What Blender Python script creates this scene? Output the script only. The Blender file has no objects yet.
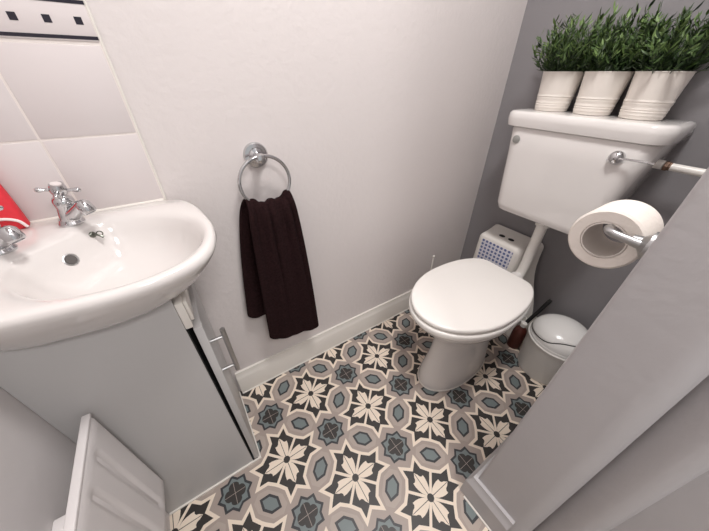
import bpy, bmesh, math, random
from mathutils import Vector, Matrix
random.seed(7)
PI = math.pi
scn = bpy.context.scene
COL = scn.collection

# ------------------------------------------------------------------ materials
def srgb(r, g, b):
    f = lambda c: (c/12.92 if c <= .04045 else ((c+.055)/1.055)**2.4)
    return (f(r/255), f(g/255), f(b/255), 1)

def mat(name, col, rough=.5, metal=0, bump=0, scale=40, coat=0, var=0, vscale=4, spec=.5, trans=0, detail=3):
    m = bpy.data.materials.new(name); m.use_nodes = True
    nt = m.node_tree; b = nt.nodes['Principled BSDF']
    b.inputs['Base Color'].default_value = col
    b.inputs['Roughness'].default_value = rough
    b.inputs['Metallic'].default_value = metal
    b.inputs['Coat Weight'].default_value = coat
    b.inputs['Specular IOR Level'].default_value = spec
    b.inputs['Transmission Weight'].default_value = trans
    tc = nt.nodes.new('ShaderNodeTexCoord')
    if bump:
        n = nt.nodes.new('ShaderNodeTexNoise'); n.inputs['Scale'].default_value = scale; n.inputs['Detail'].default_value = detail
        bp = nt.nodes.new('ShaderNodeBump'); bp.inputs['Strength'].default_value = bump; bp.inputs['Distance'].default_value = .004
        nt.links.new(tc.outputs['Object'], n.inputs['Vector']); nt.links.new(n.outputs['Fac'], bp.inputs['Height'])
        nt.links.new(bp.outputs['Normal'], b.inputs['Normal'])
    if var:
        n = nt.nodes.new('ShaderNodeTexNoise'); n.inputs['Scale'].default_value = vscale; n.inputs['Detail'].default_value = 4
        r = nt.nodes.new('ShaderNodeValToRGB')
        r.color_ramp.elements[0].position = .3; r.color_ramp.elements[1].position = .7
        r.color_ramp.elements[0].color = tuple(c*(1-var) for c in col[:3])+(1,)
        r.color_ramp.elements[1].color = tuple(min(1, c*(1+var)) for c in col[:3])+(1,)
        nt.links.new(tc.outputs['Object'], n.inputs['Vector']); nt.links.new(n.outputs['Fac'], r.inputs['Fac'])
        nt.links.new(r.outputs['Color'], b.inputs['Base Color'])
    return m

M = {}
M['white_wall'] = mat('white emulsion', srgb(215, 208, 206), .6, bump=.3, scale=55, var=.012, vscale=3)
M['grey_wall'] = mat('grey emulsion', srgb(136, 133, 135), .55, bump=.12, scale=60, var=.02, vscale=3)
M['near_wall'] = mat('pale grey emulsion', srgb(186, 183, 184), .42, bump=.22, scale=45, var=.02, vscale=3)
M['left_wall'] = mat('off white emulsion', srgb(206, 201, 200), .6, bump=.12, scale=60)
M['gloss'] = mat('white gloss paint', srgb(226, 221, 214), .22, bump=.05, scale=18)
M['tile'] = mat('white glazed tile', srgb(213, 205, 204), .12, bump=.03, scale=9)
M['grout'] = mat('cream grout', srgb(224, 216, 211), .8, bump=.2, scale=200)
M['tile_black'] = mat('black glaze', srgb(34, 30, 42), .15)
M['ceramic'] = mat('vitreous china', srgb(229, 225, 222), .08, coat=.3)
M['basin'] = mat('basin china', srgb(217, 212, 209), .1, coat=.3)
M['seat'] = mat('white seat plastic', srgb(246, 242, 237), .2)
M['chrome'] = mat('chrome', (.60, .60, .61, 1), .10, 1)
M['dull_chrome'] = mat('brushed chrome', (.46, .46, .46, 1), .34, 1)
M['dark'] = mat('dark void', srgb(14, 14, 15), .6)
M['brass'] = mat('aged brass', srgb(116, 92, 76), .5, .6, var=.4, vscale=80)
M['laminate'] = mat('white laminate', srgb(184, 182, 181), .35, bump=.03, scale=120)
M['rad'] = mat('radiator enamel', srgb(218, 213, 212), .35, bump=.05, scale=180)
M['plastic'] = mat('white plastic', srgb(228, 224, 218), .3)
M['bin'] = mat('bin plastic', srgb(222, 219, 214), .3, bump=.02, scale=200)
M['bin_lid'] = mat('bin lid plastic', srgb(230, 228, 225), .22)
M['black'] = mat('black plastic', srgb(22, 21, 21), .4)
M['pipe'] = mat('white plastic pipe', srgb(232, 228, 222), .3)
M['paper'] = mat('toilet paper', srgb(234, 226, 218), .95, bump=.2, scale=200)
M['card'] = mat('cardboard core', srgb(222, 214, 207), .9)
M['pot'] = mat('white enamelled tin', srgb(232, 225, 217), .35, bump=.02, scale=100)
M['soil'] = mat('dark filler', srgb(24, 26, 16), .9)
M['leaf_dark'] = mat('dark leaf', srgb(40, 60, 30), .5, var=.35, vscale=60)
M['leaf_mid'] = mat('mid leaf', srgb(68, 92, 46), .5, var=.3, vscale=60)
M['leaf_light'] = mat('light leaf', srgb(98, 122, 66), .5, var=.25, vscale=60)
M['towel'] = mat('dark brown terry', srgb(40, 24, 25), 1, spec=.1, bump=1, scale=420, var=.3, vscale=160, detail=6)
M['red'] = mat('red fabric', srgb(226, 52, 64), .6, bump=.15, scale=70, var=.1, vscale=50)
M['white_cord'] = mat('white cord', srgb(240, 226, 224), .7)
M['bottle'] = mat('dark red plastic', srgb(78, 36, 28), .3)
M['pin'] = mat('tarnished metal', srgb(110, 112, 104), .3, .9)
M['button'] = mat('grey plug', srgb(150, 150, 146), .35)

# ------------------------------------------------------------------ helpers
def tag(o, label=None, cat=None, group=None, kind=None):
    if label: o['label'] = label
    if cat: o['category'] = cat
    if group: o['group'] = group
    if kind: o['kind'] = kind
    return o

def empty(name, loc, label, cat, group=None, rz=0):
    o = bpy.data.objects.new(name, None); COL.objects.link(o)
    o.location = loc; o.rotation_euler = (0, 0, rz); o.empty_display_size = .05
    return tag(o, label, cat, group)

def link(name, bm, ms, parent=None, smooth=True, angle=38, world=True):
    """One bmesh -> one object. Coordinates are world unless world=False; with a parent they are moved into its space."""
    bmesh.ops.recalc_face_normals(bm, faces=bm.faces)
    if smooth:
        for f in bm.faces: f.smooth = True
        for e in bm.edges:
            if len(e.link_faces) == 2 and e.calc_face_angle(0) > math.radians(angle): e.smooth = False
    me = bpy.data.meshes.new(name); bm.to_mesh(me); bm.free()
    for m in (ms if isinstance(ms, (list, tuple)) else [ms]): me.materials.append(m)
    o = bpy.data.objects.new(name, me); COL.objects.link(o)
    if parent:
        if world:
            root = parent; mw = Matrix.Identity(4); chain = []
            while root: chain.append(root); root = root.parent
            for r in reversed(chain): mw = mw @ (Matrix.Translation(r.location) @ r.rotation_euler.to_matrix().to_4x4())
            me.transform(mw.inverted())
        o.parent = parent
    return o

def NB(): return bmesh.new()

def box(bm, x0, x1, y0, y1, z0, z1, bev=0, seg=2, mi=0):
    r = bmesh.ops.create_cube(bm, size=1)
    vs = r['verts']
    for v in vs:
        v.co = Vector(((x0+x1)/2+v.co.x*(x1-x0), (y0+y1)/2+v.co.y*(y1-y0), (z0+z1)/2+v.co.z*(z1-z0)))
    fs = set(f for v in vs for f in v.link_faces)
    for f in fs: f.material_index = mi
    if bev:
        es = list(set(e for v in vs for e in v.link_edges))
        bmesh.ops.bevel(bm, geom=es, offset=bev, segments=seg, profile=.5, affect='EDGES')

def loft(bm, rings, cap0=True, cap1=True, closed=True, mi=0):
    vr = [[bm.verts.new(p) for p in r] for r in rings]
    n = len(rings[0])
    for a, b in zip(vr, vr[1:]):
        for i in range(n if closed else n-1):
            j = (i+1) % n
            f = bm.faces.new((a[i], a[j], b[j], b[i])); f.material_index = mi
    for c, r in ((cap0, vr[0]), (cap1, vr[-1])):
        if c:
            f = bm.faces.new(r); f.material_index = mi
    return vr

def frame(d):
    d = Vector(d).normalized()
    a = Vector((0, 0, 1)) if abs(d.z) < .95 else Vector((1, 0, 0))
    u = a.cross(d).normalized(); return u, d.cross(u), d

def lathe(bm, prof, origin=(0, 0, 0), axis=(0, 0, 1), seg=32, mi=0):
    """prof: list of (radius, height along the axis)"""
    u, v, d = frame(axis); o = Vector(origin); rings = []
    for r, h in prof:
        r = max(r, 1e-5)
        rings.append([o+d*h+u*(r*math.cos(2*PI*i/seg))+v*(r*math.sin(2*PI*i/seg)) for i in range(seg)])
    loft(bm, rings, mi=mi)

def tube(bm, pts, r, seg=12, cap=True, closed=False, mi=0):
    pts = [Vector(p) for p in pts]; n = len(pts); rings = []
    rr = r if isinstance(r, (list, tuple)) else [r]*n
    u = None
    for i, p in enumerate(pts):
        if closed: d = pts[(i+1) % n]-pts[i-1]
        else: d = pts[min(i+1, n-1)]-pts[max(i-1, 0)]
        d.normalize()
        if u is None: u = frame(d)[0]
        u = (u-d*u.dot(d)).normalized(); v = d.cross(u)
        rings.append([p+u*(rr[i]*math.cos(2*PI*k/seg))+v*(rr[i]*math.sin(2*PI*k/seg)) for k in range(seg)])
    if closed: rings.append(rings[0])
    loft(bm, rings, cap and not closed, cap and not closed, mi=mi)
    if closed: bmesh.ops.remove_doubles(bm, verts=bm.verts, dist=1e-6)

def smooth_path(pts, n=8):
    """Catmull-Rom"""
    P = [Vector(p) for p in pts]; out = []
    for i in range(len(P)-1):
        a = P[i-1] if i else P[0]*2-P[1]; b = P[i]; c = P[i+1]; d = P[i+2] if i+2 < len(P) else P[-1]*2-P[-2]
        for k in range(n):
            t = k/n
            out.append(.5*((2*b)+(c-a)*t+(2*a-5*b+4*c-d)*t*t+(3*b-a-3*c+d)*t**3))
    out.append(P[-1]); return out

def ball(bm, c, r, seg=14, sc=(1, 1, 1)):
    bmesh.ops.create_uvsphere(bm, u_segments=seg, v_segments=seg//2+2, radius=r,
        matrix=Matrix.Translation(c) @ Matrix.Diagonal((*sc, 1)))

def prism(bm, poly, z0, z1, mi=0):
    loft(bm, [[(x, y, z0) for x, y in poly], [(x, y, z1) for x, y in poly]], mi=mi)

XL, YB, YN = -1.637, 0.0, -.757          # left wall, white back wall, near partition
H = 2.35

# ------------------------------------------------------------------ setting
def structure(name, bm, m, **k):
    o = link(name, bm, m, **k); o['kind'] = 'structure'; return o

bm = NB(); box(bm, XL-.1, .1, 0, .1, -.05, H); structure('wall_back', bm, M['white_wall'], smooth=False)
GX = lambda z: .010-.0245*z                               # the grey wall is a little out of plumb
bm = NB(); loft(bm, [[(GX(z), 0, z), (.15, 0, z), (.15, YN-.05, z), (GX(z), YN-.05, z)] for z in (-.05, H)]); structure('wall_right', bm, M['grey_wall'], smooth=False)
bm = NB(); box(bm, XL-.1, XL, -2.2, 0, -.05, H); structure('wall_left', bm, M['left_wall'], smooth=False)
bm = NB(); box(bm, XL-.1, .1, -2.2, .1, H, H+.05); structure('ceiling', bm, M['white_wall'], smooth=False)

# partition at the right with two rounded steps (the doorway reveal)
def arc(cx, cy, r, a0, a1, n=6):
    return [(cx+r*math.cos(math.radians(a0+(a1-a0)*i/n)), cy+r*math.sin(math.radians(a0+(a1-a0)*i/n))) for i in range(n+1)]
poly = [(.1, YN), (-.809, YN)] + arc(-.809, YN-.006, .006, 90, 180, 4)
poly += arc(-.775, -.846, .040, 180, 250, 12) + [(-.772, -.8855), (-.762, -.8865)]
poly += [(-.768, -.892), (-.774, -.900), (-.780, -.910), (-.785, -.920), (-.787, -.928)] + arc(-.759, -.930, .028, 182, 250, 10) + [(-.752, -.9585), (-.740, -.9595), (-.740, -2.2), (.1, -2.2)]
bm = NB(); prism(bm, poly, -.05, H)
for v in bm.verts:                                       # the reveal leans a little
    if v.co.x < -.7 and -1 < v.co.y < -.80: v.co.y += .042*(v.co.z-.75)
structure('wall_near', bm, M['near_wall'], angle=50)

# skirting: profile swept along a path
def skirting(name, path, h, d, m, inward):
    prof = [(0, 0), (d, 0), (d, h*.72), (d*.8, h*.80), (d*.55, h*.90), (d*.5, h), (0, h)]
    rings = []
    for i, p in enumerate(path):
        p = Vector(p)
        if 0 < i < len(path)-1:
            a, b = Vector(inward[i-1]), Vector(inward[i]); nrm = (a+b)
            nrm = nrm/nrm.dot(a)
        else: nrm = Vector(inward[0] if i == 0 else inward[-1])
        rings.append([Vector((p.x+nrm.x*q, p.y+nrm.y*q, z)) for q, z in prof])
    bm = NB(); loft(bm, rings); o = structure(name, bm, m, angle=20); return o
skirting('baseboard_back', [(-1.345, 0), (0, 0)], .124, .018, M['gloss'], [(0, -1)])
skirting('baseboard_right', [(0, 0), (0, YN)], .124, .018, M['gloss'], [(-1, 0)])
skirting('baseboard_near', [(0, YN), (-.815, YN), (-.815, -.875)], .118, .02, M['near_wall'], [(0, 1), (-1, 0)])
bm = NB(); box(bm, -1.343, -.02, -.0215, -.016, 0, .004); box(bm, -.842, -.8365, -.87, -.757, 0, .004); structure('trim_3', bm, M['gloss'], smooth=False)

# ------------------------------------------------------------------ floor: printed vinyl, one mesh
FM = [mat('vinyl taupe', srgb(160, 147, 139), .45), mat('vinyl cream', srgb(228, 213, 196), .45),
      mat('vinyl charcoal', srgb(48, 44, 42), .45), mat('vinyl blue grey', srgb(112, 122, 122), .45), mat('vinyl ink', srgb(48, 48, 52), .45), mat('vinyl beige', srgb(170, 157, 148), .45)]
bm = NB()
def fpoly(pts, layer, mi):
    f = bm.faces.new([bm.verts.new((x, y, layer*.00012)) for x, y in pts]); f.material_index = mi
    if f.normal.z < 0 or f.calc_area() and (f.normal_update() or f.normal.z < 0): f.normal_flip()
PHI = -.0077; SS = .175
def lat(a, b):                       # pattern lattice -> room
    u, v = a+b, a-b
    x, y = u*SS, v*SS
    c, s = math.cos(PHI), math.sin(PHI)
    return ((-6.3*SS)+x*c-y*s, (-1.0*SS)+x*s+y*c)
f = bm.faces.new([bm.verts.new(p) for p in ((XL-.1, -2.2, 0), (.1, -2.2, 0), (.1, .1, 0), (XL-.1, .1, 0))])
def rot(p, k):
    for _ in range(k): p = (-p[1], p[0])
    return p
def grow(poly, d):                   # offset a closed CCW polygon outward, mitred
    out = []; n = len(poly)
    for i in range(n):
        a, b, c = Vector(poly[i-1]), Vector(poly[i]), Vector(poly[(i+1) % n])
        e1 = (b-a).normalized(); e2 = (c-b).normalized()
        n1 = Vector((e1.y, -e1.x)); n2 = Vector((e2.y, -e2.x)); k = n1+n2
        q = max(.45, k.dot(n1)); out.append(tuple(b+k*(d/q)))
    return out
outline = []
for k in range(4):
    for p in ((.285, .03), (.297, .14), (.375, .222), (.238, .240), (.222, .375), (.14, .297), (.03, .285)): outline.append(rot(p, k))
cream_out = grow(outline, .040)
quad = [(.017, .017), (.017, .285), (.14, .297), (.222, .375), (.238, .240), (.375, .222), (.297, .14), (.285, .017)]
petal = [(.012, .012), (.022, .105), (.045, .155), (.072, .195), (.103, .226), (.122, .205), (.148, .203), (.175, .217), (.222, .224), (.224, .222),
         (.217, .175), (.203, .148), (.205, .122), (.226, .103), (.195, .072), (.155, .045), (.105, .022)]
pline = [(.012, .018), (.212, .217), (.217, .212), (.018, .012)]
sp = []
for k in range(4):
    for p in ((.05, 0), (.095, .075), (.075, .095)): pass
def star(r1, r2, ph=0, n=8): return [((r1 if i % 2 == 0 else r2)*math.cos(PI*i/n+ph), (r1 if i % 2 == 0 else r2)*math.sin(PI*i/n+ph)) for i in range(2*n)]
def quatre(r):
    out = []
    for i in range(32):
        t = 2*PI*i/32; q = abs(math.sin(2*t)); out.append((r*(.70+.30*q**.6)*math.cos(t), r*(.70+.30*q**.6)*math.sin(t)))
    return out
def hexa(w, h, k=.55): return [(w, -h*k), (w, h*k), (0, h), (-w, h*k), (-w, -h*k), (0, -h)]
def octo(w, h): return [(w, -h*.5), (w, h*.5), (w*.42, h), (-w*.42, h), (-w, h*.5), (-w, -h*.5), (-w*.42, -h), (w*.42, -h)]
for a in range(-16, 17):
    for b in range(-16, 17):
        cx, cy = lat(a, b)
        if XL-.2 < cx < .25 and -2.2 < cy < .25:
            P = lambda poly, ox=0, oy=0: [lat(a+ox+x, b+oy+y) for x, y in poly]
            fpoly(P(cream_out), 1, 1)
            for k in range(4):
                fpoly(P([rot(p, k) for p in quad]), 2, 2)
                fpoly(P([rot(p, k) for p in petal]), 3, 1)
                fpoly(P([rot(p, k) for p in pline]), 4, 4)
            fpoly(P([(.046*math.cos(t*PI/8), .046*math.sin(t*PI/8)) for t in range(16)]), 5, 2)
            for ox, oy, sw in ((.5, 0, 0), (0, .5, 1)):
                g = (lambda q: [(y, x) for x, y in q]) if sw else (lambda q: q)
                fpoly(P(g(octo(.125, .205)), ox, oy), .6, 5)
                fpoly(P(g(hexa(.090, .155, .40)), ox, oy), 2, 4)
                fpoly(P(g(hexa(.062, .115, .42)), ox, oy), 3, 3)
            fpoly(P(star(.222, .172), .5, .5), 2, 4)
            fpoly(P(star(.184, .143), .5, .5), 3, 3)
            fpoly(P(quatre(.132), .5, .5), 4, 2)
            for k in range(2):
                fpoly(P([rot(p, k) for p in ((-.088, -.092), (.092, .088), (.088, .092), (-.092, -.088))], .5, .5), 5, 0)
            # fine tile joints through the flower and star centres
floor = link('floor', bm, FM, smooth=False); floor['kind'] = 'structure'

# ------------------------------------------------------------------ tiled splashback on the back wall
def tiles():
    bm = NB()
    x1 = -1.338; g = .0018
    box(bm, XL, x1, -.0066, 0, .80, 1.5, mi=1)
    xs = [x1, -1.4925, XL]
    rows = [(.858, 1.0055), (1.0055, 1.1535), (1.2135, 1.361), (1.361, 1.5)]
    for z0, z1 in rows:
        for xb, xa in zip(xs, xs[1:]):
            box(bm, max(xa, XL)+g, xb-g, -.0075, -.001, z0+g, z1-g, bev=.0012)
    for xb, xa in zip(xs, xs[1:]):                       # the border strip
        box(bm, xa+g*.4, xb-g*.4, -.0080, -.001, 1.157, 1.212, bev=.001)
    box(bm, XL, x1, -.0085, -.001, 1.1595, 1.1645, mi=2); box(bm, XL, x1, -.0085, -.001, 1.207, 1.212, mi=2)
    for k in range(8):
        cx = -1.3555-.0412*k
        if cx-.005 > XL: box(bm, cx-.0052, cx+.0052, -.0083, -.001, 1.1850-.0052, 1.1850+.0052, mi=2)
    return bm
structure('trim_1', tiles(), [M['tile'], M['grout'], M['tile_black']])
bm = NB(); tube(bm, [(-1.3365, -.004, .855), (-1.3365, -.004, 1.5)], .0030, 8); box(bm, XL, -1.339, -.012, 0, .846, .860, bev=.004)
structure('trim_2', bm, M['gloss'])

# ------------------------------------------------------------------ corner basin
def dev(p): return (-1.637-p[1], -1.637-p[0])          # mirror across the basin's diagonal
half_o = [(-1.300, -.025), (-1.276, -.075), (-1.264, -.142), (-1.258, -.215), (-1.268, -.285)]
ctl = [(-1.345, -.0085)] + half_o + [(-1.298, -.339)] + [dev(p) for p in reversed(half_o)] + [(-1.6285, -.292)]
arc_o = [(v.x, v.y) for v in smooth_path([(x, y, 0) for x, y in ctl], 7)]
NA = len(arc_o)
CORN = (XL+.0085, -.0085)
half_i = [(-1.500, -.092), (-1.462, -.060), (-1.410, -.062), (-1.350, -.090), (-1.303, -.145), (-1.286, -.214), (-1.294, -.270)]
ci = [(-1.523, -.1140)] + half_i + [(-1.3215, -.3155)] + [dev(p) for p in reversed(half_i)] + [(-1.523, -.1140)]
arc_i = [(v.x, v.y) for v in smooth_path([(x, y, 0) for x, y in ci], 7)][:-1]
def resample(pts, n, closed):
    P = [Vector((x, y, 0)) for x, y in pts]
    if closed: P.append(P[0])
    L = [0]
    for a, b in zip(P, P[1:]): L.append(L[-1]+(b-a).length)
    out = []; m = n if closed else n-1
    for k in range(n):
        t = L[-1]*k/m; i = 0
        while i < len(L)-2 and L[i+1] < t: i += 1
        q = 0 if L[i+1] == L[i] else (t-L[i])/(L[i+1]-L[i]); v = P[i].lerp(P[i+1], q); out.append((v.x, v.y))
    return out
# full outer outline as a closed loop starting on the diagonal at the corner
def outer_loop():
    pts = [CORN] + [(CORN[0]+(ctl[0][0]-CORN[0])*t/8, -.0085) for t in range(1, 8)] + arc_o + [(CORN[0], -.292+(-.0085+.292)*t/8) for t in range(1, 8)]
    return pts
NR = 96
def by_angle(pts, c):                                   # same angular stations on both outlines, so the rings join cleanly
    P = pts+[pts[0]]; out = []
    for k in range(NR):
        t = 3*PI/4-2*PI*k/NR; d = (math.cos(t), math.sin(t)); best = None
        for (ax, ay), (bx, by) in zip(P, P[1:]):
            ex, ey = bx-ax, by-ay; den = d[0]*ey-d[1]*ex
            if abs(den) < 1e-12: continue
            s = ((ax-c[0])*ey-(ay-c[1])*ex)/den; q = ((ax-c[0])*d[1]-(ay-c[1])*d[0])/den
            if s > 0 and -1e-6 <= q <= 1+1e-6 and (best is None or s > best): best = s
        out.append((c[0]+d[0]*best, c[1]+d[1]*best))
    return out
CEN = (-1.405, -.232)
OUT = by_angle(outer_loop(), CEN); INN = by_angle(arc_i, CEN)
ZB = .857
def toward(pts, c, k): return [(c[0]+(x-c[0])*k, c[1]+(y-c[1])*k) for x, y in pts]
def ring(pts, z): return [(x, y, z) for x, y in pts]
def mix(a, b, t): return [(p[0]*(1-t)+q[0]*t, p[1]*(1-t)+q[1]*t) for p, q in zip(a, b)]
basin = empty('corner_basin', (CORN[0], CORN[1], .735), 'white ceramic corner basin with two chrome taps, fixed above the vanity cabinet', 'sink')
rings = []
for k, z in ((.60, .735), (.70, .7375), (.77, .748), (.83, .765), (.875, .783), (.912, .799), (.945, .816), (.974, .834), (.986, .846), (.979, .854)):
    rings.append(ring(toward(OUT, CORN, k), z))
rings.append(ring(mix(toward(OUT, CORN, .97), INN, .04), ZB))
rings.append(ring(mix(OUT, INN, .55), ZB+.0005)); rings.append(ring(mix(OUT, INN, .85), ZB-.001)); rings.append(ring(INN, ZB-.006))
DC = (-1.435, -.205)
for k, z in ((.955, .845), (.90, .825), (.83, .805), (.73, .785), (.58, .770), (.38, .760), (.16, .755), (.075, .753)):
    rings.append(ring(mix(toward(INN, CEN, k), toward(INN, DC, k), .6), z))
bm = NB(); loft(bm, rings)
link('bowl', bm, M['basin'], basin, angle=60)
bm = NB(); lathe(bm, [(.024, 0), (.024, .002), (.02, .003), (.016, .001), (.004, .0005)], (DC[0]-.002, DC[1]+.002, .7535), seg=24); link('drain', bm, M['chrome'], basin)
# overflow and chain stay on the sloping back of the bowl
from mathutils.bvhtree import BVHTree
def bowl_hit(px, py, pz, d):
    o = bpy.data.objects['bowl']; b = NB(); b.from_mesh(o.data); bmesh.ops.translate(b, verts=b.verts, vec=basin.location)
    t = BVHTree.FromBMesh(b); b.free()
    p, nrm, i, dd = t.ray_cast(Vector((px, py, pz)), Vector(d)); return p, nrm
p, n = bowl_hit(-1.43, -.215, .815, (-.098, .088, .0))
bm = NB(); lathe(bm, [(.0125, -.002), (.0125, .0008), (.0105, .0018), (.0092, .0006), (.0092, -.001)], p, n, 24)
ov = link('overflow', bm, M['dull_chrome'], basin)
bm = NB(); lathe(bm, [(.0088, -.003), (.0088, .0012), (.0001, .0012)], p, n, 20); o = link('overflow_hole', bm, mat('shaded hole', srgb(84, 80, 78), .6), ov)
p, n = bowl_hit(-1.43, -.215, .836, (-.046, .117, .0))
bm = NB(); lathe(bm, [(.0062, -.002), (.0062, .002), (.004, .0036), (.0015, .004), (.0015, .008)], p, n, 16)
rp = [p+n*.008+Vector((.008+.005*math.cos(t*PI/8), -.001, -.001+.005*math.sin(t*PI/8))) for t in range(16)]
tube(bm, rp, .0011, 6, closed=True)
tube(bm, [p+n*.007, p+n*.009+Vector((.008, -.004, -.005)), p+n*.008+Vector((.012, -.006, -.009))], .0022, 8)
o = link('chain_stay', bm, M['pin'], basin); 

# ------------------------------------------------------------------ taps
def tap(loc, label, mark, turn):
    t = empty('pillar_tap', loc, label, 'tap', 'basin taps', math.radians(-45))   # local +x is the spout
    ax = Vector((.25, 0, 1)).normalized()
    at = lambda h: ax*h
    bm = NB()
    lathe(bm, [(.0205, -.001), (.0215, .003), (.0195, .007), (.0175, .011)], seg=28)
    lathe(bm, [(.0172, .008), (.0158, .022), (.0142, .036), (.0158, .045), (.0165, .050), (.0150, .055), (.010, .059), (.0085, .066)], (0, 0, 0), ax, 28)
    link('body', bm, M['chrome'], t, world=False)
    bm = NB()
    pth = smooth_path([(.008, 0, .018), (.024, 0, .025), (.038, 0, .034), (.050, 0, .042), (.059, 0, .044)], 5)
    tube(bm, pth, [.0135-.0030*min(1, i/(len(pth)-1)*1.5) for i in range(len(pth))], 16)
    lathe(bm, [(.0085, .012), (.0122, .007), (.0125, -.008), (.0105, -.012), (.0088, -.0125), (.0082, -.006)], (.060, 0, .040), (-.55, 0, 1), 20)
    link('spout', bm, M['chrome'], t, world=False)
    bm = NB()
    lathe(bm, [(.008, .063), (.0120, .067), (.0132, .073), (.0124, .079), (.0116, .081), (.0108, .084), (.004, .0855)], (0, 0, 0), ax, 24)
    for k in range(4):
        a = math.radians(turn+90*k); e1 = Vector((0, 1, 0)); e2 = e1.cross(ax); d = e1*math.cos(a)+e2*math.sin(a)
        tube(bm, [at(.073)+d*q for q in (.006, .014, .020, .025, .029, .0315)], [.0040, .0029, .0032, .0047, .0045, .0024], 10)
    h = link('cross_handle', bm, M['chrome'], t, world=False)
    bm = NB(); lathe(bm, [(.008, .0845), (.008, .0862), (.0005, .0868)], (0, 0, 0), ax, 20)
    link('index_cap', bm, mat('tap cap', mark, .3), h, world=False)
    return t
tap((-1.506, -.055, ZB), 'chrome cross-head tap by the tiled wall, whole tap in view', srgb(214, 206, 204), 46)
tap((-1.592, -.131, ZB), 'chrome tap cut off by the left edge, in front of the red bag', srgb(214, 206, 204), 4)

# ------------------------------------------------------------------ red bag in the corner of the basin
bag = empty('bag', (-1.605, -.028, ZB), 'red fabric bag with a white cord, standing in the basin corner against the tiles', 'bag')
bm = NB(); rr = []
for k, (z, w, d) in enumerate(((.0, .024, .011), (.004, .0265, .0135), (.03, .0265, .0145), (.07, .026, .013), (.11, .0245, .010), (.15, .022, .006), (.157, .021, .004))):
    n = 24; rr.append([(-1.600+w*(abs(math.cos(2*PI*i/n))**.5)*math.copysign(1, math.cos(2*PI*i/n)), -.028+d*(abs(math.sin(2*PI*i/n))**.6)*math.copysign(1, math.sin(2*PI*i/n)), ZB+.0005+z) for i in range(n)])
loft(bm, rr); link('pouch', bm, M['red'], bag)
bm = NB(); tube(bm, smooth_path([(-1.625, -.0435, ZB+.020), (-1.611, -.0450, ZB+.026), (-1.594, -.0450, ZB+.026), (-1.580, -.0430, ZB+.018), (-1.574, -.0420, ZB+.004)], 6), .0028, 8); link('cord', bm, M['white_cord'], bag)

# ------------------------------------------------------------------ vanity cabinet under the basin
cab = empty('vanity_cabinet', (-1.50, -.145, 0), 'white corner vanity cabinet under the basin, its handled door slightly ajar', 'cabinet')
bm = NB()
zt_ = .790
loft(bm, [[(XL+.001, -.29, z), (-1.379, -.29, z), (-1.379, -.0015, z), (XL+.001, -.0015, z)] for z in (0, zt_)] + [[(XL+.017, -.274, z), (-1.395, -.274, z), (-1.395, -.017, z), (XL+.017, -.017, z)] for z in (zt_, .05)])
for v in bm.verts:                                       # the panels follow the slope of the bowl
    if v.co.z > .5: v.co.z = (.790 if v.co.y < -.2 else .738)-(.030 if v.co.x > -1.45 else 0)*(v.co.y < -.2)
link('body', bm, M['laminate'], cab, angle=20)
bm = NB(); box(bm, -1.3788, -1.364, -.2895, -.02, .676, .745, bev=.002); box(bm, -1.364, -1.357, -.2835, -.03, .690, .742, bev=.002)
link('fascia', bm, M['gloss'], cab)
bm = NB(); box(bm, -1.3790, -1.3765, -.2885, -.018, .012, .674); link('gap_shade', bm, M['dark'], cab)  # near-black sheet on the carcass side, painting the shade in the door gap
bm = NB(); box(bm, -1.3695, -1.3525, -.291, -.020, .012, .671, bev=.0015)
for v in bm.verts: v.co.x += (v.co.z-.34)*.008
door = link('door', bm, M['laminate'], cab)
bm = NB()
tube(bm, [(-1.318, -.268, .466), (-1.318, -.268, .622)], .0058, 16)
for z in (.488, .598): tube(bm, [(-1.352, -.268, z), (-1.318, -.268, z)], .0042, 12)
link('handle', bm, M['dull_chrome'], door)
for z in (.10, .58):
    bm = NB(); box(bm, -1.377, -1.367, -.045, -.0165, z-.02, z+.02, bev=.001); link('hinge', bm, M['dull_chrome'], door)
bm = NB(); box(bm, XL+.002, -1.362, -.2955, -.29, 0, .006); box(bm, -1.362, -1.352, -.2955, -.005, 0, .006); link('seal_strip', bm, M['gloss'], cab)

# ------------------------------------------------------------------ radiator on the left wall
XR = -1.577
rad = empty('radiator', (XL, -.56, .2), 'white panel radiator with vertical grooves, on the wall left of the vanity', 'radiator')
bm = NB()
ya, yb, za, zb = -.303, -.86, .212, .572
ys = []; prof = []
y = ya-.004
g0 = -.352
# fluted front: sections along y, shallow grooves that fade out before the ends
cols = []
yy = ya
while yy > yb+1e-6:
    cols.append(yy); yy -= .0042
cols.append(yb)
zs = [za, za+.010, za+.030, za+.042, (za+zb)/2, zb-.042, zb-.030, zb-.010, zb]
def groove(y, z):
    k = ((ya-.068)-y)/.068
    if k < -.5 or y < yb+.03: return 0
    f = abs(k-round(k)); w = max(0, 1-(f/.20)**2)
    e = min(1, max(0, (min(z-za, zb-z)-.030)/.012))
    return .0045*w*e
grid = [[bm.verts.new((XR-groove(yv, z)-(.004 if (i in (0, len(cols)-1) or z in (za, zb)) else 0), yv, z)) for z in zs] for i, yv in enumerate(cols)]
for i in range(len(cols)-1):
    for j in range(len(zs)-1): bm.faces.new((grid[i][j], grid[i+1][j], grid[i+1][j+1], grid[i][j+1]))
box(bm, XR-.013, XR-.004, yb, ya, za, zb, bev=.002)
link('panel', bm, M['rad'], rad, angle=50)
bm = NB(); box(bm, XR-.0145, XR-.0005, yb-.001, ya+.0012, zb-.0035, zb+.0035, bev=.002, seg=3); link('top_cover', bm, M['rad'], rad)
for yv in (-.447, -.74):
    bm = NB(); box(bm, XL+.0005, XR-.012, yv-.012, yv+.012, .26, .52, bev=.002); link('bracket', bm, M['rad'], rad)
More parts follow.
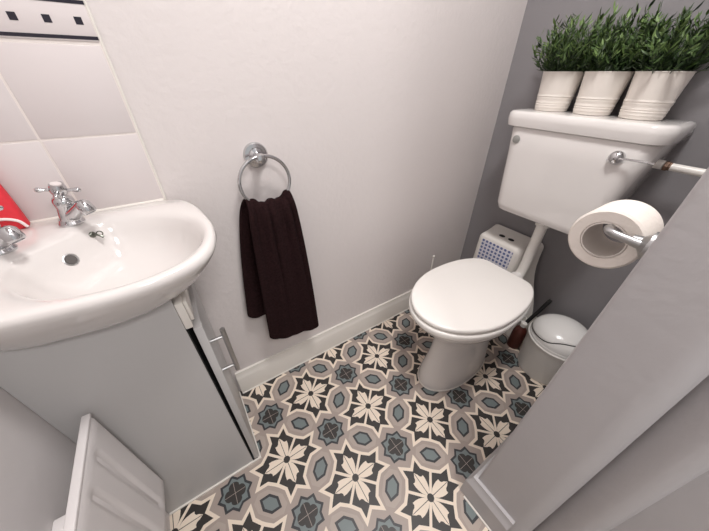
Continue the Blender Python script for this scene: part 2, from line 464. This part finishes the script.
bm = NB(); tube(bm, smooth_path([(-1.585, -.84, 0.001), (-1.585, -.84, .16), (-1.585, -.84, .213)], 4), .0075, 12); link('pipe', bm, M['pipe'], rad)

# ------------------------------------------------------------------ towel ring and towel
tr = empty('towel_ring', (-1.097, 0, .930), 'round chrome towel ring on the white wall', 'towel ring')
bm = NB(); lathe(bm, [(.033, 0), (.033, .003), (.030, .007), (.021, .009), (.0195, .013), (.012, .016), (.010, .030), (.0125, .036), (.0135, .045), (.010, .053), (.003, .055)], (-1.097, 0, .930), (0, -1, 0), 36); link('rose', bm, M['chrome'], tr)
bm = NB(); tube(bm, [(-1.095+.069*math.cos(t*PI/24), -.044, .867+.069*math.sin(t*PI/24)) for t in range(48)], .0048, 12, closed=True); link('ring', bm, M['chrome'], tr)

def towel():
    bm = NB(); nu, nv = 44, 76
    rows = []
    RX, RZ, RR = -1.095, .867, .069
    for j in range(nv+1):
        s = j/nv                                  # 0 front hem .. 1 back hem
        row = []
        for i in range(nu+1):
            u = i/nu*2-1
            fb = .56                              # share of the cloth that hangs in front
            if s < fb: t = 1-s/fb; side = -1      # t: 0 at the ring, 1 at the hem
            else: t = (s-fb)/(1-fb); side = 1
            ring_x = RX+u*.061; ring_z = RZ-RR+.015+.020*u*u+.0035*math.sin(u*8+.6)+.002*math.sin(u*17)
            if side < 0:
                hx = -1.089+u*.101; hz = .256-.022*u+.020*abs(u)**8+.004*math.sin(u*5)
            else:
                hx = -1.150+u*.088; hz = .390+.022*abs(u)**8
            e = t**.62
            wob = .010*math.sin(u*6.5+1)*(1-t*.6) + .006*math.sin(u*14+2)*(1-t)**1.5
            x = ring_x*(1-e)+hx*e
            z = ring_z*(1-t)+hz*t
            arch = math.sin(min(1, t/.06)*PI/2)
            yb = -.044 + side*(.0115*arch)
            y = yb + side*.004*math.sin(min(1, t*3)*PI/2)*0 + (-1 if side < 0 else 1)*abs(wob)*.9*min(1, t*14)
            if side < 0: y -= .006*math.sin(t*PI)+.004*t
            else: y += .002*math.sin(t*PI)
            y = min(y, -.010)
            z += .0095*(1-arch)
            row.append(bm.verts.new((x, y, z)))
        rows.append(row)
    for a, b in zip(rows, rows[1:]):
        for i in range(nu): bm.faces.new((a[i], a[i+1], b[i+1], b[i]))
    return bm
tw = link('hand_towel', towel(), M['towel'])
sol = tw.modifiers.new('thick', 'SOLIDIFY'); sol.thickness = .009; sol.offset = 0
sb = tw.modifiers.new('sub', 'SUBSURF'); sb.levels = 1; sb.render_levels = 1
tag(tw, 'dark brown hand towel hanging folded through the chrome ring', 'towel')

# ------------------------------------------------------------------ toilet pan
wc = empty('toilet_pan', (-.45, -.39, 0), 'white ceramic toilet pan with its round lid closed', 'toilet')
def egg(xf, xb, hw, yc, nf=2.0, nb=2.6, n=64, xw=None):
    """outline in plan: front tip xf, back xb, half width hw"""
    xw = xf*.5+xb*.5 if xw is None else xw
    pts = []
    for i in range(n):
        t = 2*PI*i/n; c, s = math.cos(t), math.sin(t)
        if c <= 0: e = 2/nf; x = xw-(xw-xf)*abs(c)**e
        else: e = 2/nb; x = xw+(xb-xw)*abs(c)**e
        pts.append((x, yc+hw*math.copysign(abs(s)**e, s)))
    return pts
R_ = [(0, -.672, -.285, .095, -.403), (.012, -.675, -.283, .096, -.403), (.05, -.664, -.285, .092, -.402), (.11, -.640, -.28, .083, -.398), (.17, -.622, -.27, .077, -.392), (.22, -.616, -.255, .077, -.386),
      (.27, -.625, -.240, .088, -.382), (.31, -.655, -.23, .116, -.380), (.340, -.695, -.225, .150, -.380), (.362, -.722, -.22, .170, -.380), (.379, -.727, -.22, .175, -.380), (.384, -.720, -.225, .169, -.380)]
bm = NB(); loft(bm, [ring(egg(a, b, h, y, 2.1, 2.3, xw=a*.52+b*.48), z) for z, a, b, h, y in R_]); link('bowl', bm, M['ceramic'], wc, angle=60)
bm = NB(); tube(bm, smooth_path([(-.232, -.39, .362), (-.19, -.39, .362), (-.155, -.39, .362)], 3), .034, 20); link('inlet_horn', bm, M['ceramic'], wc)
bm = NB(); loft(bm, [ring(egg(-.678, -.280, .099, -.403, 2.1, 2.3, xw=-.487), .0), ring(egg(-.677, -.281, .098, -.403, 2.1, 2.3, xw=-.487), .004)]); link('sealant_bead', bm, M['gloss'], wc)
def lid_outline(xf, xb, hw, wb, yc, xw=-.47, n=48):
    front = [(xw-(xw-xf)*math.sin(t*PI/n), -hw*math.cos(t*PI/n)) for t in range(n+1)]       # -y side to +y side round the front
    back = []
    for k in range(1, 13):
        t = k/12; x = xw+(xb-xw)*math.sin(t*1.24)/math.sin(1.24); 
        back.append((x, hw-(hw-wb)*(1-math.cos(t*PI/2))**1.15))
    cr = [(xb+.006, wb-.012), (xb+.009, wb-.03)]
    left = back+cr
    pts = front+left+[(x, -y) for x, y in reversed(left)]
    return [(x, y+yc) for x, y in pts]
def plate(name, outl, z0, z1, rd, m, parent, crown=0):
    cx = sum(p[0] for p in outl)/len(outl); cy = sum(p[1] for p in outl)/len(outl)
    def ins(d): return [(x-(x-cx)/max(1e-6, math.hypot(x-cx, y-cy))*d, y-(y-cy)/max(1e-6, math.hypot(x-cx, y-cy))*d) for x, y in outl]
    rs = [ring(ins(rd), z0), ring(ins(rd*.3), z0+rd*.3), ring(outl, z0+rd)]
    rs += [ring(ins(rd*(1-math.cos(t*PI/8))), z1-rd+rd*math.sin(t*PI/8)) for t in range(5)]
    if crown: rs += [ring(toward(outl, (cx, cy), k), z1+crown*(1-k*k)) for k in (.8, .5, .2)]
    b = NB(); loft(b, rs); return link(name, b, m, parent, angle=60)
plate('seat', lid_outline(-.745, -.246, .183, .112, -.377, xw=-.49), .3850, .414, .009, M['seat'], wc)
plate('lid', lid_outline(-.741, -.251, .179, .112, -.377, xw=-.485), .4165, .438, .0085, M['seat'], wc, crown=.002)
for yv in (-.455, -.307):
    bm = NB(); lathe(bm, [(.011, 0), (.011, .030), (.009, .033)], (-.236, yv, .386), seg=16); link('hinge', bm, M['plastic'], wc)

# ------------------------------------------------------------------ cistern, flush pipe, supply pipe
ci_ = empty('cistern', (0, -.395, .66), 'white low-level toilet cistern on the grey wall with a chrome flush lever', 'cistern')
def rrect(x0, x1, y0, y1, r, n=7):
    """rounded at the room side (x0), nearly square at the wall (x1)"""
    p = []
    for cx, cy, a0, rr in ((x0+r, y1-r, 90, r), (x0+r, y0+r, 180, r)):
        p += [(cx+rr*math.cos(math.radians(a0+90*k/n)), cy+rr*math.sin(math.radians(a0+90*k/n))) for k in range(n+1)]
    q = .012
    for cx, cy, a0 in ((x1-q, y0+q, 270), (x1-q, y1-q, 0)):
        p += [(cx+q*math.cos(math.radians(a0+90*k/3)), cy+q*math.sin(math.radians(a0+90*k/3))) for k in range(4)]
    return p
L = [(.648, -.170, -.520, -.245, .035), (.6485, -.186, -.537, -.228, .036), (.656, -.198, -.549, -.214, .037), (.68, -.203, -.555, -.206, .038), (.78, -.204, -.572, -.195, .04),
     (.88, -.204, -.588, -.184, .042), (.955, -.204, -.602, -.174, .043), (.960, -.202, -.598, -.178, .042)]
bm = NB(); loft(bm, [ring(rrect(x0, -.0155, y0, y1, r), z) for z, x0, y0, y1, r in L]); tank = link('tank', bm, M['ceramic'], ci_, angle=50)
L = [(.961, -.206, -.604, -.160, .045), (.964, -.213, -.611, -.153, .048), (.986, -.217, -.616, -.149, .050), (1.003, -.216, -.614, -.150, .050), (1.009, -.210, -.608, -.156, .046), (1.011, -.200, -.598, -.166, .038)]
bm = NB(); loft(bm, [ring(rrect(x0, -.0155, y0, y1, r), z) for z, x0, y0, y1, r in L]); link('lid', bm, M['ceramic'], ci_, angle=50)
bm = NB(); lathe(bm, [(.0185, 0), (.019, .004), (.0185, .010), (.014, .017), (.006, .021), (.0005, .022)], (-.2035, -.526, .920), (-1, 0, 0), 28)
lev = link('flush_lever', bm, M['chrome'], ci_)
bm = NB(); tube(bm, smooth_path([(-.214, -.526, .919), (-.220, -.534, .920), (-.221, -.56, .922), (-.220, -.590, .922), (-.219, -.613, .923)], 4), [.0042]*4+[.003]*12+[.0036], 10); lathe(bm, [(.006, -.008), (.006, .004)], (-.213, -.514, .912), (0, 1, 0), 12); link('lever_arm', bm, M['chrome'], lev)
bm = NB(); lathe(bm, [(.0135, 0), (.0135, .003), (.011, .0048), (.0005, .0052)], (-.2035, -.218, .921), (-1, 0, 0), 24); tag(link('blanking_plug', bm, M['button'], ci_), 'round grey plug')

fp = empty('flush_pipe', (-.115, -.39, .36), 'white plastic flush pipe bending from the cistern down to the pan', 'pipe')
bm = NB(); tube(bm, smooth_path([(-.115, -.388, .652), (-.115, -.388, .60), (-.115, -.388, .50), (-.116, -.389, .43), (-.125, -.389, .385), (-.150, -.39, .364), (-.1545, -.39, .3625)], 6), .020, 20); link('bend', bm, M['pipe'], fp)
bm = NB(); lathe(bm, [(.027, 0), (.027, .03), (.021, .034)], (-.115, -.388, .617), seg=24); link('nut', bm, M['pipe'], fp)

su = empty('supply_pipe', (-.09, -.68, .9), 'white water supply pipe with a corroded brass nut, entering the cistern side', 'pipe')
bm = NB(); tube(bm, [(-.09, -.6265, .9), (-.09, YN+.001, .898)], .0105, 16); link('pipe', bm, M['pipe'], su)
bm = NB(); lathe(bm, [(.0125, 0), (.0125, .024), (.0095, .026)], (-.09, -.585, .9015), (0, -1, 0), 18); link('tail', bm, M['pipe'], su)
bm = NB(); lathe(bm, [(.0110, 0), (.0135, .001), (.0135, .010), (.0115, .012), (.0115, .016)], (-.09, -.611, .9005), (0, -1, 0), 6); link('brass_nut', bm, M['brass'], su, angle=20)

# ------------------------------------------------------------------ three potted plants on the cistern
def pot_bm():
    bm = NB(); h = .1125
    prof = [(.0475, 0), (.0495, .0015)]
    r = lambda z: .0495+(.0605-.0495)*z/h
    for z in [i*.0028 for i in range(1, 41)]:
        d = 0
        for zc in (.012, .019, .026, .038, .045):
            d += .0018*math.exp(-((z-zc)/.0017)**2)
        prof.append((r(z)+d, z))
    prof += [(r(h)+.0012, h-.001), (r(h)+.0008, h+.0008), (r(h)-.0008, h), (r(h)-.002, h-.012), (.001, h-.013)]
    lathe(bm, prof, seg=48); return bm
def leaf(bm, p, d, up, L, w, mi):
    d = d.normalized(); s = d.cross(up)
    if s.length < 1e-3: s = d.cross(Vector((1, 0, 0)))
    s.normalize(); n = s.cross(d)
    cs = [(0, .25, 0), (.35, 1, .05), (.7, .75, .03), (1, .05, -.05)]
    prev = None
    for t, ww, k in cs:
        c = p+d*(L*t)+n*(L*k)
        a, b, m = bm.verts.new(c+s*(w*ww)), bm.verts.new(c-s*(w*ww)), bm.verts.new(c-n*(w*ww*.45))
        if prev:
            for q0, q1, q2, q3 in ((prev[0], prev[2], m, a), (prev[2], prev[1], b, m)):
                f = bm.faces.new((q0, q1, q2, q3)); f.material_index = mi
        prev = (a, b, m)
def foliage(seed):
    rnd = random.Random(seed); bm = NB(); base_z = .095
    for k in range(72):
        a = rnd.uniform(0, 2*PI); q = math.sqrt(rnd.random()); r0 = .050*q
        tilt = .05+.82*q*rnd.uniform(.45, 1.15)
        L = rnd.uniform(.095, .165)*(1.08-.36*q)
        d = Vector((math.cos(a)*math.sin(tilt), math.sin(a)*math.sin(tilt), math.cos(tilt)))
        p0 = Vector((r0*math.cos(a), r0*math.sin(a), base_z)); bend = Vector((0, 0, rnd.uniform(-.01, .03)))
        pts = [p0+d*(L*t)+bend*(t*t) for t in (0, .25, .5, .75, 1)]
        tube(bm, pts, [.0011, .001, .0009, .0008, .0004], 4, mi=0)
        nl = int(L/.0052)
        for i in range(nl):
            t = .12+.88*i/(nl-1); p = p0+d*(L*t)+bend*(t*t)
            b = rnd.uniform(0, 2*PI)
            u, v, w = frame(d); side = u*math.cos(b)+v*math.sin(b)
            dd = d*rnd.uniform(.55, 1.1)+side*rnd.uniform(.5, 1.0)
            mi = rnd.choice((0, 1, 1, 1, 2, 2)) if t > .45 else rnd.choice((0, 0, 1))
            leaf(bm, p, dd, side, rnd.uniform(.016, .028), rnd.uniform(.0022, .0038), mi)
    for v in bm.verts:                                   # leaves rest against the wall, not in it
        if math.hypot(v.co.x, v.co.y) > .050: v.co.z = max(v.co.z, .1145+.02*abs(math.sin(v.co.x*900))*.1)
        lim = .1015+GX(1.0115+v.co.z)-.003
        if v.co.x > lim: v.co.x = lim-(v.co.x-lim)*.15
    return bm
PL = [(-.2495, 'leftmost of the three white ribbed pots with green plant on the cistern lid'),
      (-.3765, 'white ribbed pot with green plant between two like it on the cistern'),
      (-.5025, 'white ribbed pot with green plant nearest the lever end of the cistern')]
for i, (yv, lab) in enumerate(PL):
    t = empty('potted_plant', (-.1015, yv, 1.0115), lab, 'plant', 'potted plants on the cistern', rz=0)
    link('pot', pot_bm(), M['pot'], t, world=False)
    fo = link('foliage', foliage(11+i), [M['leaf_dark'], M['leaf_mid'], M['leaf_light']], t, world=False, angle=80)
    bm = NB(); lathe(bm, [(.0575, .0965), (.0575, .1000), (.03, .103), (.001, .1045)], seg=32); link('moss', bm, M['soil'], t, world=False)

# ------------------------------------------------------------------ toilet roll and its holder on the near wall's inner face
RC = Vector((-.735, YN+.0525, .9050)); RL = .078
rh = empty('toilet_roll_holder', (-.788, YN, .925), 'chrome toilet roll holder arm at the edge of the grey partition', 'toilet roll holder')
bm = NB(); lathe(bm, [(.020, .0), (.020, .004), (.014, .008), (.0095, .012), (.0080, .022)], (-.788, YN, .925), (0, 1, 0), 24); link('rose', bm, M['dull_chrome'], rh)
bm = NB(); tube(bm, smooth_path([(-.794, YN+.010, .925), (-.794, YN+.028, .926), (-.793, YN+.0440, .9272), (-.784, YN+.0520, .9275), (-.770, YN+.0525, .9275), (-.70, YN+.0525, .9275), (-.690, YN+.0525, .931)], 6), .0058, 14); link('arm', bm, M['dull_chrome'], rh)
roll = empty('toilet_roll', RC, 'thick white toilet roll hanging on the chrome holder', 'toilet roll')
def annulus(bm, r0, r1, x0, x1, seg=56, fl=0):
    rs = []
    for r, x in ((r0, x0), (r1-.003, x0), (r1, x0+.003), (r1, x1-.003), (r1-.003, x1), (r0, x1), (r0, x0)):
        rs.append([Vector((RC.x+x, RC.y+r*math.cos(2*PI*i/seg)*(1 if r < r1-.01 else 1), RC.z+r*math.sin(2*PI*i/seg))) for i in range(seg)])
    loft(bm, rs, False, False); bmesh.ops.remove_doubles(bm, verts=bm.verts, dist=1e-6)
bm = NB(); annulus(bm, .0295, .0475, -RL/2, RL/2); link('paper', bm, M['paper'], roll)
bm = NB(); annulus(bm, .0283, .0294, -RL/2-.0005, RL/2+.0005); link('core', bm, M['card'], roll)

# ------------------------------------------------------------------ bin
BX, BY = -.142, -.640
bn = empty('swing_bin', (BX, BY, 0), 'small white swing-top bin on the floor between toilet and partition', 'bin')
bm = NB(); lathe(bm, [(.094, .001), (.099, .004), (.1015, .03), (.1135, .185), (.1165, .188), (.117, .1945), (.1145, .197), (.10, .197)], (BX, BY, 0), seg=56); link('body', bm, M['bin'], bn)
# domed lid with a wave-shaped seam between rim ring and flap
bm = NB(); lathe(bm, [(.112, .1965), (.1125, .203), (.1105, .208)]+[(.1095*math.cos(t*PI/32)**.9, .208+.074*math.sin(t*PI/32)) for t in range(0, 17)], (BX, BY, 0), seg=56)
lid = link('lid', bm, M['bin_lid'], bn, angle=50)
# raised flap: part of a slightly larger dome, bounded below by the wavy seam
bm = NB(); nu, nv = 72, 18; rows = []
def seam_t(a):                                           # elevation of the seam at azimuth a
    w = math.degrees(a) % 360
    up = 1/(1+math.exp(-(w-184)/8)); dn = 1/(1+math.exp(-(w-345)/9))
    return .07+.16*max(0, min(1, (w-100)/60))*(1-dn)+.46*up*(1-dn)
for j in range(nv+1):
    row = []
    for i in range(nu):
        a = 2*PI*i/nu; s0 = seam_t(a); t = s0+(PI/2-s0)*j/nv
        off = 0 if j == 0 else .0022
        rr = (.1095+off)*math.cos(t)**.9; z = .208+(.074+off)*math.sin(t)
        row.append(bm.verts.new((BX+rr*math.cos(a), BY+rr*math.sin(a), z)))
    rows.append(row)
for a, b in zip(rows, rows[1:]):
    for i in range(nu):
        j = (i+1) % nu; bm.faces.new((a[i], a[j], b[j], b[i]))
bmesh.ops.remove_doubles(bm, verts=bm.verts, dist=1e-4)
fl = link('flap', bm, M['bin_lid'], lid, angle=60)
bm = NB(); pts = []
for i in range(nu):
    a = 2*PI*i/nu; t = seam_t(a)-.012; pts.append((BX+.1098*math.cos(t)**.9*math.cos(a), BY+.1098*math.cos(t)**.9*math.sin(a), .208+.0744*math.sin(t)))
tube(bm, pts, .0019, 6, closed=True); link('seam', bm, M['dark'], lid)

# ------------------------------------------------------------------ step stool stood on end behind the pan
st = empty('step_stool', (-.07, -.27, 0), 'white plastic step stool with blue dotted pad, stood on end behind the toilet', 'stool')
def sring(x, y0, y1, z0, z1, r, wav=0, n=6):
    fl = max(0, (x+.09)/.074)*.09
    p = []
    for cy, cz, a0 in ((y1-r, z1-r, 0), (y0+r, z1-r, 90)):
        p += [(x, cy+r*math.cos(math.radians(a0+90*k/n)), cz+r*math.sin(math.radians(a0+90*k/n))) for k in range(n+1)]
    hs = 10
    for k in range(1, hs):                              # scalloped near side
        z = z1-r-(z1-r-z0-r)*k/hs; p.append((x, y0-fl*k/hs-wav*math.sin(k/hs*PI*2.0+PI), z))
    for cy, cz, a0 in ((y0+r-fl, z0+r, 180), (y1-r, z0+r, 270)):
        p += [(x, cy+r*math.cos(math.radians(a0+90*k/n)), cz+r*math.sin(math.radians(a0+90*k/n))) for k in range(n+1)]
    return p
S_ = [(-.142, -.338, -.172, .03, .470, .02, 0), (-.140, -.350, -.160, .02, .482, .024, 0), (-.130, -.357, -.153, .01, .490, .026, 0), (-.09, -.366, -.150, .004, .492, .026, .002), (-.05, -.374, -.148, 0, .496, .026, .006), (-.026, -.388, -.146, 0, .501, .026, .012), (-.016, -.396, -.145, 0, .503, .026, .014)]
bm = NB(); loft(bm, [sring(*s) for s in S_]); link('body', bm, M['plastic'], st, angle=50)
def dotmat():
    m = mat('blue dotted pad', srgb(206, 204, 212), .5); nt = m.node_tree; b = nt.nodes['Principled BSDF']
    tc = [n for n in nt.nodes if n.type == 'TEX_COORD'][0]
    mp = nt.nodes.new('ShaderNodeVectorMath'); mp.operation = 'SCALE'; mp.inputs['Scale'].default_value = 1/.0188
    fr = nt.nodes.new('ShaderNodeVectorMath'); fr.operation = 'FRACTION'
    sb = nt.nodes.new('ShaderNodeVectorMath'); sb.operation = 'SUBTRACT'; sb.inputs[1].default_value = (.5, .5, .5)
    sx = nt.nodes.new('ShaderNodeSeparateXYZ')
    cb = nt.nodes.new('ShaderNodeCombineXYZ'); ln = nt.nodes.new('ShaderNodeVectorMath'); ln.operation = 'LENGTH'
    lt = nt.nodes.new('ShaderNodeMath'); lt.operation = 'LESS_THAN'; lt.inputs[1].default_value = .33
    mx = nt.nodes.new('ShaderNodeMix'); mx.data_type = 'RGBA'; mx.inputs[6].default_value = srgb(206, 204, 212); mx.inputs[7].default_value = srgb(84, 96, 140)
    k = nt.links.new
    k(tc.outputs['Object'], mp.inputs[0]); k(mp.outputs[0], fr.inputs[0]); k(fr.outputs[0], sb.inputs[0]); k(sb.outputs[0], sx.inputs[0])
    k(sx.outputs['Y'], cb.inputs['Y']); k(sx.outputs['Z'], cb.inputs['Z']); k(cb.outputs[0], ln.inputs[0]); k(ln.outputs['Value'], lt.inputs[0]); k(lt.outputs[0], mx.inputs[0]); k(mx.outputs[2], b.inputs['Base Color'])
    return m
bm = NB(); box(bm, -.1435, -.1415, -.334, -.178, .10, .466, bev=.0008); link('grip_pad', bm, dotmat(), st)
for yv in (-.238, -.283):
    bm = NB(); n = 20
    zt = lambda x: .492+(x+.09)*.1
    loft(bm, [[(-.092+.010*math.cos(2*PI*i/n), yv+.0145*math.sin(2*PI*i/n), zt(-.092+.010*math.cos(2*PI*i/n))+dz) for i in range(n)] for dz in (-.003, .0012)])
    link('grip_hole', bm, M['dark'], st)

# ------------------------------------------------------------------ white brush, black-handled brush and red bottle behind the pan
b1 = empty('toilet_brush', (-.395, -.105, 0), 'thin white brush handle rising behind the left side of the toilet lid', 'brush')
bm = NB(); tube(bm, [(-.385, -.105, .03), (-.381, -.1, .38)], .0035, 10); ball(bm, (-.381, -.1, .401-.0), .0058, sc=(1, 1, 1.1)); tube(bm, [(-.381, -.1, .38), (-.381, -.1, .40)], .0032, 8); link('handle', bm, M['plastic'], b1)
bm = NB(); lathe(bm, [(.014, .0005), (.018, .006), (.018, .055), (.012, .066), (.003, .068)], (-.385, -.105, 0), seg=20); link('brush_head', bm, M['plastic'], b1)
b2 = empty('cleaning_brush', (-.085, -.470, 0), 'black-handled brush leaning on the grey wall between toilet and bin', 'brush')
bm = NB(); tube(bm, smooth_path([(-.105, -.488, .115), (-.075, -.499, .168), (-.047, -.510, .222), (-.024, -.519, .268)], 4), [.0085]*8+[.009]*4+[.007], 12); link('handle', bm, M['black'], b2)
bm = NB(); lathe(bm, [(.030, 0), (.033, .004), (.030, .07), (.030, .125), (.032, .128), (.028, .129), (.026, .06), (.02, .01)], (-.075, -.452, 0.0005), seg=28); link('cup', bm, M['plastic'], b2)
b3 = empty('bottle', (-.160, -.500, 0), 'dark red bottle on the floor between the toilet foot and the bin', 'bottle')
bm = NB(); lathe(bm, [(.024, .0005), (.029, .003), (.030, .02), (.030, .10), (.024, .122), (.012, .134), (.0115, .142)], (-.135, -.497, 0), seg=28); link('body', bm, M['bottle'], b3)
bm = NB(); lathe(bm, [(.0135, .140), (.0135, .158), (.011, .161)], (-.135, -.497, 0), seg=20); tag(link('cap', bm, M['plastic'], b3), 'white cap')

# ------------------------------------------------------------------ camera
cam = bpy.data.cameras.new('camera'); co = bpy.data.objects.new('camera', cam); COL.objects.link(co)
F, YAW, PIT, ROL = 271.573614, .583992362, .614275886, .00916076429
cam.sensor_fit = 'HORIZONTAL'; cam.sensor_width = 36; cam.lens = F/709*36; cam.clip_start = .01
fw = Vector((math.sin(YAW)*math.cos(PIT), math.cos(YAW)*math.cos(PIT), -math.sin(PIT)))
r = Vector((math.cos(YAW), -math.sin(YAW), 0)); u = r.cross(fw)
r2 = r*math.cos(ROL)+u*math.sin(ROL); u2 = -r*math.sin(ROL)+u*math.cos(ROL)
co.matrix_world = Matrix(((r2.x, u2.x, -fw.x, -1.29863419), (r2.y, u2.y, -fw.y, -.79993035), (r2.z, u2.z, -fw.z, 1.11290918), (0, 0, 0, 1)))
scn.camera = co

# ------------------------------------------------------------------ light
def area(name, loc, size, power, col, rot=(0, 0, 0), shape='DISK'):
    l = bpy.data.lights.new(name, 'AREA'); l.shape = shape; l.size = size; l.energy = power; l.color = col
    o = bpy.data.objects.new(name, l); COL.objects.link(o); o.location = loc; o.rotation_euler = rot; return o
area('ceiling_lamp_light', (-.86, -.62, H-.06), .34, 20, (1, .978, .965))
area('hall_lamp_light', (-1.15, -1.75, H-.06), .40, 17, (1, .978, .965))
w = bpy.data.worlds.new('world'); scn.world = w; w.use_nodes = True
w.node_tree.nodes['Background'].inputs['Color'].default_value = (1, 1, 1, 1)
w.node_tree.nodes['Background'].inputs['Strength'].default_value = .62

scn.view_settings.view_transform = 'Standard'; scn.view_settings.look = 'None'
scn.view_settings.exposure = 0; scn.view_settings.gamma = 1; scn.view_settings.use_curve_mapping = False
